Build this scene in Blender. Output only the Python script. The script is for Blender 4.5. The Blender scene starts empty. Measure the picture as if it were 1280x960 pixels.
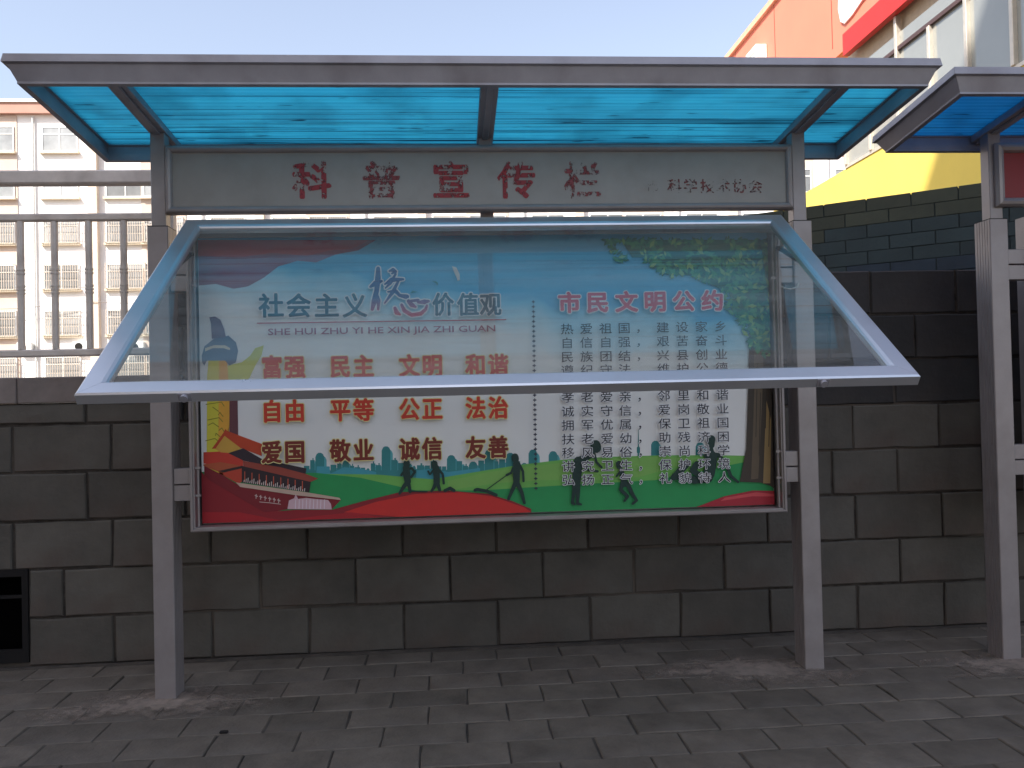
import bpy, bmesh, math, random
from mathutils import Matrix, Vector
R = math.radians
random.seed(7)
S = bpy.context.scene
COL = S.collection

# ------------------------------------------------------------------ camera
AX = (Vector((0.997311, -0.069473, -0.023336)), Vector((0.022262, -0.016181, 0.999621)),
      Vector((0.069824, 0.997453, 0.014591)))
CAM = Vector((1.104934, -3.118474, 1.073792)); F_PX = 1041.4
cd = bpy.data.cameras.new('camera'); cam = bpy.data.objects.new('camera', cd); COL.objects.link(cam)
m = Matrix.Identity(4)
for i in range(3):
    m[i][0] = AX[0][i]; m[i][1] = AX[1][i]; m[i][2] = -AX[2][i]; m[i][3] = CAM[i]
cam.matrix_world = m
cd.sensor_width = 36; cd.lens = F_PX / 1280 * 36; cd.clip_start = 0.05; cd.clip_end = 2000
S.camera = cam

# ------------------------------------------------------------------ light
SUN = Vector((-0.50, -0.50, 0.707)).normalized()       # direction towards the sun: behind the camera, to the left
w = bpy.data.worlds.new('World'); S.world = w; w.use_nodes = True
nt = w.node_tree; bg = nt.nodes['Background']
sky = nt.nodes.new('ShaderNodeTexSky'); sky.sky_type = 'NISHITA'; sky.sun_disc = False
sky.sun_elevation = math.asin(SUN.z); sky.sun_rotation = math.atan2(SUN.x, SUN.y)
sky.air_density = 1.3; sky.dust_density = 2.5; sky.ozone_density = 3.0
hs = nt.nodes.new('ShaderNodeHueSaturation'); hs.inputs['Saturation'].default_value = .68; hs.inputs['Hue'].default_value = .508     # pale, hazy sky
nt.links.new(sky.outputs[0], hs.inputs['Color']); nt.links.new(hs.outputs[0], bg.inputs[0]); bg.inputs[1].default_value = 0.115
ld = bpy.data.lights.new('sun', 'SUN'); ld.energy = 4.0; ld.angle = R(0.5); ld.color = (1, .94, .85)
lo = bpy.data.objects.new('sun', ld); COL.objects.link(lo)
lo.rotation_euler = (-SUN).to_track_quat('-Z', 'Y').to_euler()
S.view_settings.view_transform = 'Standard'; S.view_settings.look = 'None'
S.view_settings.exposure = 1.22; S.view_settings.gamma = 1
S.cycles.transparent_max_bounces = 48

# ------------------------------------------------------------------ materials
def mat(name, col, rough=.6, metal=0., var=.12, vscale=6., bump=0., bscale=60., rnd=0., spec=.5, dirt=None, stretch=(1, 1, 1), coords='Object'):
    """base colour with noise variation; rnd = per-object brightness change; dirt = (colour, amount, scale)"""
    M = bpy.data.materials.new(name); M.use_nodes = True
    n = M.node_tree.nodes; l = M.node_tree.links; b = n['Principled BSDF']
    b.inputs['Roughness'].default_value = rough; b.inputs['Metallic'].default_value = metal
    b.inputs['Specular IOR Level'].default_value = spec
    tc = n.new('ShaderNodeTexCoord'); mp = n.new('ShaderNodeMapping'); mp.inputs['Scale'].default_value = stretch
    if coords == 'World':
        g = n.new('ShaderNodeNewGeometry'); l.new(g.outputs['Position'], mp.inputs[0])
    else:
        l.new(tc.outputs['Object'], mp.inputs[0])
    oi = n.new('ShaderNodeObjectInfo')
    no = n.new('ShaderNodeTexNoise'); no.inputs['Scale'].default_value = vscale; no.inputs['Detail'].default_value = 8
    no.inputs['Roughness'].default_value = .65; l.new(mp.outputs[0], no.inputs['Vector'])
    if rnd:
        no.noise_dimensions = '4D'
        mw = n.new('ShaderNodeMath'); mw.operation = 'MULTIPLY'; mw.inputs[1].default_value = 20; l.new(oi.outputs['Random'], mw.inputs[0]); l.new(mw.outputs[0], no.inputs['W'])
    mr = n.new('ShaderNodeMapRange'); mr.inputs[1].default_value = .3; mr.inputs[2].default_value = .7
    mr.inputs[3].default_value = 1 - var; mr.inputs[4].default_value = 1 + var; l.new(no.outputs[0], mr.inputs[0])
    mr2 = n.new('ShaderNodeMapRange'); mr2.inputs[3].default_value = 1 - rnd; mr2.inputs[4].default_value = 1 + rnd
    l.new(oi.outputs['Random'], mr2.inputs[0])
    mu = n.new('ShaderNodeMath'); mu.operation = 'MULTIPLY'; l.new(mr.outputs[0], mu.inputs[0]); l.new(mr2.outputs[0], mu.inputs[1])
    vm = n.new('ShaderNodeVectorMath'); vm.operation = 'SCALE'; vm.inputs[0].default_value = col[:3]; l.new(mu.outputs[0], vm.inputs['Scale'])
    out = vm.outputs[0]
    if dirt:
        n2 = n.new('ShaderNodeTexNoise'); n2.inputs['Scale'].default_value = dirt[2]; n2.inputs['Detail'].default_value = 6
        l.new(mp.outputs[0], n2.inputs['Vector'])
        m3 = n.new('ShaderNodeMapRange'); m3.inputs[1].default_value = .5; m3.inputs[2].default_value = .72; m3.inputs[4].default_value = dirt[1]
        l.new(n2.outputs[0], m3.inputs[0])
        mx = n.new('ShaderNodeMix'); mx.data_type = 'RGBA'; l.new(m3.outputs[0], mx.inputs[0]); l.new(out, mx.inputs[6])
        mx.inputs[7].default_value = (*dirt[0], 1); out = mx.outputs[2]
    l.new(out, b.inputs['Base Color'])
    if bump:
        n4 = n.new('ShaderNodeTexNoise'); n4.inputs['Scale'].default_value = bscale; n4.inputs['Detail'].default_value = 6
        l.new(mp.outputs[0], n4.inputs['Vector'])
        bp = n.new('ShaderNodeBump'); bp.inputs['Strength'].default_value = bump; bp.inputs['Distance'].default_value = .004
        l.new(n4.outputs[0], bp.inputs['Height']); l.new(bp.outputs[0], b.inputs['Normal'])
    rr = n.new('ShaderNodeMapRange'); rr.inputs[3].default_value = max(.03, rough - .08); rr.inputs[4].default_value = min(1, rough + .08)
    l.new(no.outputs[0], rr.inputs[0]); l.new(rr.outputs[0], b.inputs['Roughness'])
    return M

ALU = mat('aluminium', (.32, .28, .275), .42, .35, .10, 9, .05, 200, dirt=((.20, .16, .14), .35, 5))
ALU_D = mat('aluminium_canopy', (.36, .345, .375), .45, .3, .10, 9, .05, 200, dirt=((.14, .11, .11), .4, 5))
ALU_DOOR = mat('aluminium_bright', (.66, .67, .70), .30, .8, .05, 5, 0, 200, dirt=((.42, .42, .42), .3, 2))
HEADP = mat('header_panel_paint', (.285, .258, .235), .35, .0, .10, 4, 0, dirt=((.20, .17, .15), .35, 9))
HEADR = mat('header_panel_red', (.26, .006, .008), .5, .0, .12, 4, 0)
BLOCK = mat('block_concrete', (.106, .094, .081), .9, 0, .26, 3, .8, 40, rnd=.12, spec=.2, dirt=((.10, .062, .05), .55, 3.2))
MORTAR = mat('mortar', (.060, .050, .043), .95, 0, .5, 18, .6, 90, spec=.1, dirt=((.17, .135, .11), .85, 1.7))
COPING = mat('coping_concrete', (.20, .165, .15), .9, 0, .25, 6, .6, 60, rnd=.12, dirt=((.15, .07, .06), .6, 1.5))
PAVER = mat('paver_concrete', (.130, .107, .086), .85, 0, .30, 7, .8, 70, rnd=.14, spec=.3, dirt=((.20, .175, .155), .45, 2.4))
SAND = mat('joint_sand', (.060, .050, .042), 1, 0, .6, 3, .5, 120)
EARTH = mat('earth', (.20, .165, .13), 1, 0, .3, .4, 0, coords='World')
CEMENT = mat('cement_smear', (.28, .22, .18), .95, 0, .35, 14, 1, 70)
FENCE = mat('fence_steel', (.68, .60, .54), .5, .1, .12, 12, .1, 90, dirt=((.22, .14, .10), .3, 7))
DARKM = mat('dark_iron', (.014, .012, .012), .75, .1, spec=.25)
BLACKR = mat('black_rubber', (.02, .02, .02), .6)
CREAM = mat('cream_render', (.80, .775, .765), .9, 0, .07, .5, coords='World')
TAN = mat('tan_render', (.66, .55, .45), .9, 0, .08, .6, coords='World')
BRICKT = mat('brown_render', (.58, .47, .40), .9, 0, .1, .8, coords='World')
ROOFB = mat('roof_band', (.45, .25, .20), .9, 0, .08, .8, coords='World')
WHITEP = mat('white_paint', (.78, .78, .76), .6, 0, .05, 3)
SILL = mat('sill', (.64, .55, .42), .8)
PANE = mat('window_glass', (.30, .31, .32), .15, 0, .3, .7, rnd=.45, coords='World')
BARS = mat('security_bars', (.55, .47, .40), .6, .2)
YELLOW = mat('yellow_render', (.80, .60, .12), .85, 0, .05, 1, coords='World')
REDW = mat('red_cladding', (.76, .22, .14), .6, 0, .05, 1, coords='World')
REDB = mat('red_fascia', (.60, .025, .02), .45, 0, .06, 1, coords='World')
GLASSW = mat('curtain_glass', (.38, .39, .37), .12, .35, .06, .6, coords='World')
STEEL = mat('mullion_metal', (.66, .60, .52), .4, .5)
GREYC = mat('office_render', (.76, .67, .58), .9, 0, .08, .3, coords='World')
WIRE = mat('white_cord', (.5, .47, .42), .8)
BACKING = mat('case_backing', (.42, .42, .41), .6, 0, .08, 8)

def glass_mat(name, dust=.075):
    M = bpy.data.materials.new(name); M.use_nodes = True
    n = M.node_tree.nodes; l = M.node_tree.links; n.clear()
    o = n.new('ShaderNodeOutputMaterial'); tr = n.new('ShaderNodeBsdfTransparent'); tr.inputs[0].default_value = (.95, .975, .97, 1)
    gl = n.new('ShaderNodeBsdfGlossy'); gl.inputs['Roughness'].default_value = .015
    fr = n.new('ShaderNodeFresnel'); fr.inputs[0].default_value = 1.55
    gb = n.new('ShaderNodeNewGeometry'); fb = n.new('ShaderNodeMath'); fb.operation = 'SUBTRACT'; fb.inputs[0].default_value = 1.4; fb.use_clamp = False
    bk = n.new('ShaderNodeMath'); bk.operation = 'MULTIPLY'; bk.inputs[1].default_value = 1.4; l.new(gb.outputs['Backfacing'], bk.inputs[0]); l.new(bk.outputs[0], fb.inputs[1])
    fm = n.new('ShaderNodeMath'); fm.operation = 'MULTIPLY'; fm.use_clamp = True; l.new(fr.outputs[0], fm.inputs[0]); l.new(fb.outputs[0], fm.inputs[1])
    mx = n.new('ShaderNodeMixShader'); l.new(fm.outputs[0], mx.inputs[0]); l.new(tr.outputs[0], mx.inputs[1]); l.new(gl.outputs[0], mx.inputs[2])
    df = n.new('ShaderNodeBsdfDiffuse'); df.inputs[0].default_value = (.55, .55, .52, 1)
    no = n.new('ShaderNodeTexNoise'); no.inputs['Scale'].default_value = 3; no.inputs['Detail'].default_value = 9
    tc = n.new('ShaderNodeTexCoord'); mp = n.new('ShaderNodeMapping'); mp.inputs['Scale'].default_value = (.5, 5, 5)
    l.new(tc.outputs['Object'], mp.inputs[0]); l.new(mp.outputs[0], no.inputs['Vector'])
    mr = n.new('ShaderNodeMapRange'); mr.inputs[1].default_value = .3; mr.inputs[2].default_value = .75
    mr.inputs[3].default_value = dust * .4; mr.inputs[4].default_value = dust * 1.5; l.new(no.outputs[0], mr.inputs[0])
    m2 = n.new('ShaderNodeMixShader'); l.new(mr.outputs[0], m2.inputs[0]); l.new(mx.outputs[0], m2.inputs[1]); l.new(df.outputs[0], m2.inputs[2])
    l.new(m2.outputs[0], o.inputs[0]); return M
GLASS = glass_mat('door_glass')

def poly_mat(ca=(.17, .63, .76, 1), cb=(.22, .72, .84, 1)):
    """blue twin-wall polycarbonate: translucent, fluted along X, with streaks of dirt lying on it"""
    M = bpy.data.materials.new('blue_polycarbonate'); M.use_nodes = True
    n = M.node_tree.nodes; l = M.node_tree.links; n.clear()
    o = n.new('ShaderNodeOutputMaterial'); tl = n.new('ShaderNodeBsdfTranslucent'); tp = n.new('ShaderNodeBsdfTransparent')
    gl = n.new('ShaderNodeBsdfGlossy'); gl.inputs['Roughness'].default_value = .25
    tc = n.new('ShaderNodeTexCoord')
    wv = n.new('ShaderNodeTexWave'); wv.bands_direction = 'Y'; wv.inputs['Scale'].default_value = 12; wv.inputs['Distortion'].default_value = .15
    l.new(tc.outputs['Object'], wv.inputs['Vector'])
    c1 = n.new('ShaderNodeMix'); c1.data_type = 'RGBA'; c1.inputs[6].default_value = ca; c1.inputs[7].default_value = cb
    l.new(wv.outputs[0], c1.inputs[0])
    sx = n.new('ShaderNodeSeparateXYZ'); l.new(tc.outputs['Object'], sx.inputs[0])
    masks = []
    for (fx, fy, t0, t1, wdt, off) in ((.30, 95, .65, .575, .018, 0), (1.1, 120, .70, .575, .025, 7.3), (4.5, 34, .72, .62, .05, 3.1)):
        # streaks of dirt along the flutes, gathering towards the low rear edge where water stands
        mp = n.new('ShaderNodeMapping'); mp.inputs['Scale'].default_value = (fx, fy, 1); mp.inputs['Location'].default_value = (off, off, 0); l.new(tc.outputs['Object'], mp.inputs[0])
        no = n.new('ShaderNodeTexNoise'); no.inputs['Scale'].default_value = 1.0; no.inputs['Detail'].default_value = 3; no.inputs['Roughness'].default_value = .5
        l.new(mp.outputs[0], no.inputs['Vector'])
        ad = n.new('ShaderNodeMapRange'); ad.inputs[1].default_value = 0; ad.inputs[2].default_value = .74; ad.inputs[3].default_value = t0; ad.inputs[4].default_value = t1
        l.new(sx.outputs[1], ad.inputs[0])
        a2 = n.new('ShaderNodeMath'); a2.operation = 'ADD'; a2.inputs[1].default_value = wdt; l.new(ad.outputs[0], a2.inputs[0])
        q = n.new('ShaderNodeMapRange'); l.new(no.outputs[0], q.inputs[0]); l.new(ad.outputs[0], q.inputs[1]); l.new(a2.outputs[0], q.inputs[2]); q.inputs[4].default_value = .95
        masks.append(q)
    mr0 = n.new('ShaderNodeMath'); mr0.operation = 'MAXIMUM'; l.new(masks[0].outputs[0], mr0.inputs[0]); l.new(masks[1].outputs[0], mr0.inputs[1])
    mr = n.new('ShaderNodeMath'); mr.operation = 'MAXIMUM'; l.new(mr0.outputs[0], mr.inputs[0]); l.new(masks[2].outputs[0], mr.inputs[1])
    n3 = n.new('ShaderNodeTexNoise'); n3.inputs['Scale'].default_value = 3.5; n3.inputs['Detail'].default_value = 8; l.new(tc.outputs['Object'], n3.inputs['Vector'])
    m3 = n.new('ShaderNodeMapRange'); m3.inputs[1].default_value = .45; m3.inputs[2].default_value = .75; m3.inputs[4].default_value = .4; l.new(n3.outputs[0], m3.inputs[0])
    mxx = n.new('ShaderNodeMath'); mxx.operation = 'MAXIMUM'; l.new(mr.outputs[0], mxx.inputs[0]); l.new(m3.outputs[0], mxx.inputs[1])
    c2 = n.new('ShaderNodeMix'); c2.data_type = 'RGBA'; l.new(mxx.outputs[0], c2.inputs[0]); l.new(c1.outputs[2], c2.inputs[6]); c2.inputs[7].default_value = (.04, .10, .15, 1)
    l.new(c2.outputs[2], tl.inputs[0]); l.new(c2.outputs[2], tp.inputs[0])
    m1 = n.new('ShaderNodeMixShader'); m1.inputs[0].default_value = .25; l.new(tl.outputs[0], m1.inputs[1]); l.new(tp.outputs[0], m1.inputs[2])
    m2 = n.new('ShaderNodeMixShader'); m2.inputs[0].default_value = .05; l.new(m1.outputs[0], m2.inputs[1]); l.new(gl.outputs[0], m2.inputs[2])
    l.new(m2.outputs[0], o.inputs[0]); return M
POLY = poly_mat(); POLY_DIM = poly_mat((.08, .36, .58, 1), (.11, .44, .68, 1))  # second canopy's sheets: their dimmer light is put into a deeper blue

_ink = {}
def ink(col, rough=.55):
    k = tuple(round(c, 3) for c in col)
    if k not in _ink:
        _ink[k] = mat('ink', col, rough, 0, .05, 14)
    return _ink[k]

def faded(name, col, keep, scale, stretch=(1, 1, 1)):
    """vinyl lettering that has flaked away in patches"""
    M = mat(name, col, .6, 0, .2, 20); n = M.node_tree.nodes; l = M.node_tree.links
    b = n['Principled BSDF']; tp = n.new('ShaderNodeBsdfTransparent'); mx = n.new('ShaderNodeMixShader')
    g = n.new('ShaderNodeNewGeometry'); mp = n.new('ShaderNodeMapping'); mp.inputs['Scale'].default_value = stretch
    no = n.new('ShaderNodeTexNoise'); no.inputs['Scale'].default_value = scale; no.inputs['Detail'].default_value = 8; no.inputs['Roughness'].default_value = .75
    l.new(g.outputs['Position'], mp.inputs[0]); l.new(mp.outputs[0], no.inputs['Vector'])
    mr = n.new('ShaderNodeMapRange'); mr.inputs[1].default_value = keep; mr.inputs[2].default_value = keep + .06
    l.new(no.outputs[0], mr.inputs[0]); l.new(mr.outputs[0], mx.inputs[0])
    l.new(b.outputs[0], mx.inputs[1]); l.new(tp.outputs[0], mx.inputs[2]); l.new(mx.outputs[0], n['Material Output'].inputs[0])
    return M

# ------------------------------------------------------------------ object helpers
def link(name, me, parent=None, loc=None, rot=None):
    o = bpy.data.objects.new(name, me); COL.objects.link(o)
    if parent: o.parent = parent
    if loc: o.location = loc
    if rot: o.rotation_euler = rot
    return o
def tag(o, label=None, cat=None, group=None, kind=None):
    if label: o['label'] = label
    if cat: o['category'] = cat
    if group: o['group'] = group
    if kind: o['kind'] = kind
    return o
def thing(name, label, cat, loc=(0, 0, 0), group=None, rz=0):
    o = link(name, None, None, loc); o.empty_display_size = .1; o.rotation_euler = (0, 0, rz)
    return tag(o, label, cat, group)

class MB:
    def __init__(s): s.v = []; s.f = []
    def add(s, vs, fs):
        k = len(s.v); s.v += [tuple(v) for v in vs]; s.f += [tuple(i + k for i in f) for f in fs]; return s
    def box(s, x0, x1, y0, y1, z0, z1, M=None):
        vs = [Vector((x, y, z)) for z in (z0, z1) for y in (y0, y1) for x in (x0, x1)]
        if M: vs = [M @ v for v in vs]
        return s.add(vs, [(0, 2, 3, 1), (4, 5, 7, 6), (0, 1, 5, 4), (2, 6, 7, 3), (0, 4, 6, 2), (1, 3, 7, 5)])
    def prism(s, pts, h0, h1, fn):
        """closed outline pts (2D) extruded from h0 to h1; fn(a,b,h) -> 3D"""
        n = len(pts); vs = [fn(a, b, h0) for a, b in pts] + [fn(a, b, h1) for a, b in pts]
        return s.add(vs, [tuple(range(n)), tuple(range(2 * n - 1, n - 1, -1))] + [(i, i + n, (i + 1) % n + n, (i + 1) % n) for i in range(n)])
    def tube(s, p0, p1, r, n=10, r1=None):
        p0 = Vector(p0); p1 = Vector(p1); d = (p1 - p0).normalized()
        a = d.orthogonal().normalized(); b = d.cross(a); r1 = r if r1 is None else r1
        vs = [p0 + (a * math.cos(t) + b * math.sin(t)) * r for t in [2 * math.pi * i / n for i in range(n)]] + \
             [p1 + (a * math.cos(t) + b * math.sin(t)) * r1 for t in [2 * math.pi * i / n for i in range(n)]]
        return s.add(vs, [tuple(range(n))[::-1], tuple(range(n, 2 * n))] + [(i, (i + 1) % n, (i + 1) % n + n, i + n) for i in range(n)])
    def mesh(s, name, m, bevel=0, smooth=False):
        me = bpy.data.meshes.new(name); me.from_pydata(s.v, [], s.f)
        bm = bmesh.new(); bm.from_mesh(me)
        bmesh.ops.recalc_face_normals(bm, faces=bm.faces)
        if bevel:
            bmesh.ops.bevel(bm, geom=[e for e in bm.edges if e.is_manifold and e.calc_face_angle(0) > .5], offset=bevel, segments=1, affect='EDGES', clamp_overlap=True)
        if smooth:
            for f in bm.faces: f.smooth = True
        bm.to_mesh(me); bm.free()
        me.materials.append(m); return me
    def build(s, name, m, parent=None, bevel=0, smooth=False, **k):
        o = link(name, s.mesh(name, m, bevel, smooth), parent)
        return tag(o, **k) if k else o

def rails(name, parent, m, x0, x1, y0, y1, prof, M, names=None, bevel=0):
    """four mitred rails round a rectangle; prof = closed outline of (inward offset, height)"""
    c = [(x0, y0, 1, 1), (x1, y0, -1, 1), (x1, y1, -1, -1), (x0, y1, 1, -1)]; out = []
    for k in range(4):
        A = c[k]; B = c[(k + 1) % 4]; n = len(prof); e = .0004
        dx = (B[0] - A[0]); dy = (B[1] - A[1]); L = math.hypot(dx, dy); dx /= L; dy /= L
        va = [M @ Vector((A[0] + A[2] * o + dx * e, A[1] + A[3] * o + dy * e, h)) for o, h in prof]
        vb = [M @ Vector((B[0] + B[2] * o - dx * e, B[1] + B[3] * o - dy * e, h)) for o, h in prof]
        b = MB().add(va + vb, [tuple(range(n)), tuple(range(2 * n - 1, n - 1, -1))] + [(i, i + n, (i + 1) % n + n, (i + 1) % n) for i in range(n)])
        out.append(b.build(names[k] if names else name, m, parent, bevel))
    return out

# px -> point on the vertical plane Y = y  (used to lay measured outlines on real surfaces)
def at(u, v, y):
    q = AX[2] + AX[0] * ((u - 640) / F_PX) - AX[1] * ((v - 480) / F_PX)
    t = (y - CAM.y) / q.y
    return CAM + q * t

def worn(w_, h_, dep, nx, nz, rd, j=.0015, bul=.0014, bev=.004):
    """a cast slab in the XZ plane facing -Y: front grid with worn, slightly wandering edges, plus its sides"""
    V = []; Fc = []; g_ = {}
    for k in range(nz + 1):
        for i in range(nx + 1):
            ed = (i in (0, nx)) or (k in (0, nz))
            x = -w_ / 2 + bev + (w_ - 2 * bev) * i / nx; z = -h_ / 2 + bev + (h_ - 2 * bev) * k / nz
            g_[i, k] = len(V); V.append((x + rd.gauss(0, j) * (1 if ed else 3), rd.gauss(0, bul) * (.5 if ed else 1), z + rd.gauss(0, j) * (1 if ed else 3)))
    for k in range(nz):
        for i in range(nx): Fc.append((g_[i, k], g_[i + 1, k], g_[i + 1, k + 1], g_[i, k + 1]))
    ring = [(i, 0) for i in range(nx)] + [(nx, k) for k in range(nz)] + [(i, nz) for i in range(nx, 0, -1)] + [(0, k) for k in range(nz, 0, -1)]
    o1 = len(V)
    for i, k in ring:
        x, y, z = V[g_[i, k]]
        V.append((x + (-bev if i == 0 else bev if i == nx else 0), y + bev * rd.uniform(.7, 1.7), z + (-bev if k == 0 else bev if k == nz else 0)))
    o2 = len(V)
    for q in range(len(ring)): x, y, z = V[o1 + q]; V.append((x, dep, z))
    n_ = len(ring)
    for q in range(n_):
        p = (q + 1) % n_
        Fc.append((g_[ring[q]], o1 + q, o1 + p, g_[ring[p]])); Fc.append((o1 + q, o2 + q, o2 + p, o1 + p))
    b = MB(); b.v = V; b.f = Fc; return b

# ------------------------------------------------------------------ ground and pavement
g = MB().box(-400, 400, -200, 600, -1.0, -.06).build('ground', EARTH, kind='structure')
pv = link('pavement', MB().box(-9, 12, -7.5, .47, -.055, -.005).mesh('pavement', SAND)); tag(pv, kind='structure')
PR, PL = .163, .268
pmesh = []
for k in range(10):
    b = worn(PL - .005, PR - .006, .035, 4, 2, random, .0011, .0007, .003)
    b.v = [(x, z_, -y_) for x, y_, z_ in b.v]
    pmesh.append(b.mesh('paver', PAVER))
rest = MB(); cnt = 0
r = 0; y = .47 - PR / 2
while y > -7.2:
    off = (r % 2) * PL / 2 + random.uniform(-.008, .008)
    for i in range(-32, 44):
        x = i * PL + off + .05
        if x < -8.8 or x > 11.8: continue
        half = (y - CAM.y) * .68 + .25
        vis = -1.25 < y and abs(x - (CAM.x + (y - CAM.y) * .07)) < half
        zz = random.uniform(-.0025, .002)
        if r <= 1 and random.random() < .12 and x > 2.6: zz -= .012
        if vis and cnt < 290:
            o = link('paver', random.choice(pmesh), pv, (x, y, zz), (random.gauss(0, .004), random.gauss(0, .004), random.gauss(0, .004))); cnt += 1
        else:
            rest.box(x - PL / 2 + .003, x + PL / 2 - .003, y - PR / 2 + .0035, y + PR / 2 - .0035, -.04, zz)
    y -= PR; r += 1
tag(link('pavers', rest.mesh('pavers', PAVER), pv), kind='stuff')

CEMENT.node_tree.nodes['Principled BSDF'].inputs['Base Color'].default_value = (.2, .17, .15, 1)
def fade_edges(M):
    n = M.node_tree.nodes; l = M.node_tree.links; b = n['Principled BSDF']; tp = n.new('ShaderNodeBsdfTransparent'); mx = n.new('ShaderNodeMixShader')
    at_ = n.new('ShaderNodeAttribute'); at_.attribute_name = 'edge'; no = n.new('ShaderNodeTexNoise'); no.inputs['Scale'].default_value = 22; no.inputs['Detail'].default_value = 9; no.inputs['Roughness'].default_value = .7
    g = n.new('ShaderNodeNewGeometry'); l.new(g.outputs['Position'], no.inputs['Vector'])
    a = n.new('ShaderNodeMath'); a.operation = 'MULTIPLY_ADD'; l.new(at_.outputs['Fac'], a.inputs[0]); a.inputs[1].default_value = .62; l.new(no.outputs[0], a.inputs[2])
    mr = n.new('ShaderNodeMapRange'); mr.inputs[1].default_value = .62; mr.inputs[2].default_value = .98; mr.inputs[3].default_value = .85; mr.inputs[4].default_value = 0; l.new(a.outputs[0], mr.inputs[0])
    l.new(mr.outputs[0], mx.inputs[0]); l.new(tp.outputs[0], mx.inputs[1]); l.new(b.outputs[0], mx.inputs[2]); l.new(mx.outputs[0], n['Material Output'].inputs[0])
fade_edges(CEMENT)
def blob(cx, cy, rx, ry, hgt, name, label, cat, seed, m=CEMENT):
    rd = random.Random(seed); b = MB(); N = 40; rings = 7; vs = [(cx, cy, hgt)]; fs = []
    ph = [rd.uniform(0, 6.28) for _ in range(5)]
    for k in range(1, rings + 1):
        for i in range(N):
            t = 2 * math.pi * i / N
            q = 1 + .16 * math.sin(2 * t + ph[0]) + .14 * math.sin(3 * t + ph[1]) + .1 * math.sin(5 * t + ph[2]) + .07 * math.sin(9 * t + ph[3]) + rd.uniform(-.05, .05)
            f = k / rings
            h = hgt * (1 - f ** 2) + rd.uniform(-.0012, .0018) - (.006 if k == rings else 0)
            vs.append((cx + rx * f * q * math.cos(t), cy + ry * f * q * math.sin(t), h))
    for i in range(N): fs.append((0, 1 + i, 1 + (i + 1) % N))
    for k in range(rings - 1):
        for i in range(N):
            a = 1 + k * N + i; c = 1 + k * N + (i + 1) % N; fs.append((a, a + N, c + N, c))
    b.add(vs, fs); o = b.build(name, m, None, smooth=True)
    at_ = o.data.attributes.new('edge', 'FLOAT', 'POINT')
    for i in range(len(vs)): at_.data[i].value = 0 if i == 0 else (1 + (i - 1) // N) / rings
    return tag(o, label, cat)
blob(.03, -.03, .44, .24, .006, 'cement_patch', 'thin pale cement smear round the foot of the left post', 'cement patch', 3)
blob(2.22, .02, .58, .22, .006, 'cement_patch', 'thin pale cement smear round the foot of the open board\'s right post', 'cement patch', 5)
blob(3.25, -.06, .50, .20, .005, 'cement_patch', 'thin pale cement smear at the foot of the red-headed board', 'cement patch', 9)

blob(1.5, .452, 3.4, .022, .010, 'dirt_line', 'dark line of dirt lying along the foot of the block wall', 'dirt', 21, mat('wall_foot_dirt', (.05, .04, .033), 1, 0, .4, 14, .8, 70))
MB().box(-.014, .014, -.007, .007, 0, .008).build('stone_chip', DARKM, None, .003, label='small dark stone chip on the pavers below the open board', cat='stone').location = (.335, -.335, 0.001)
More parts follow.
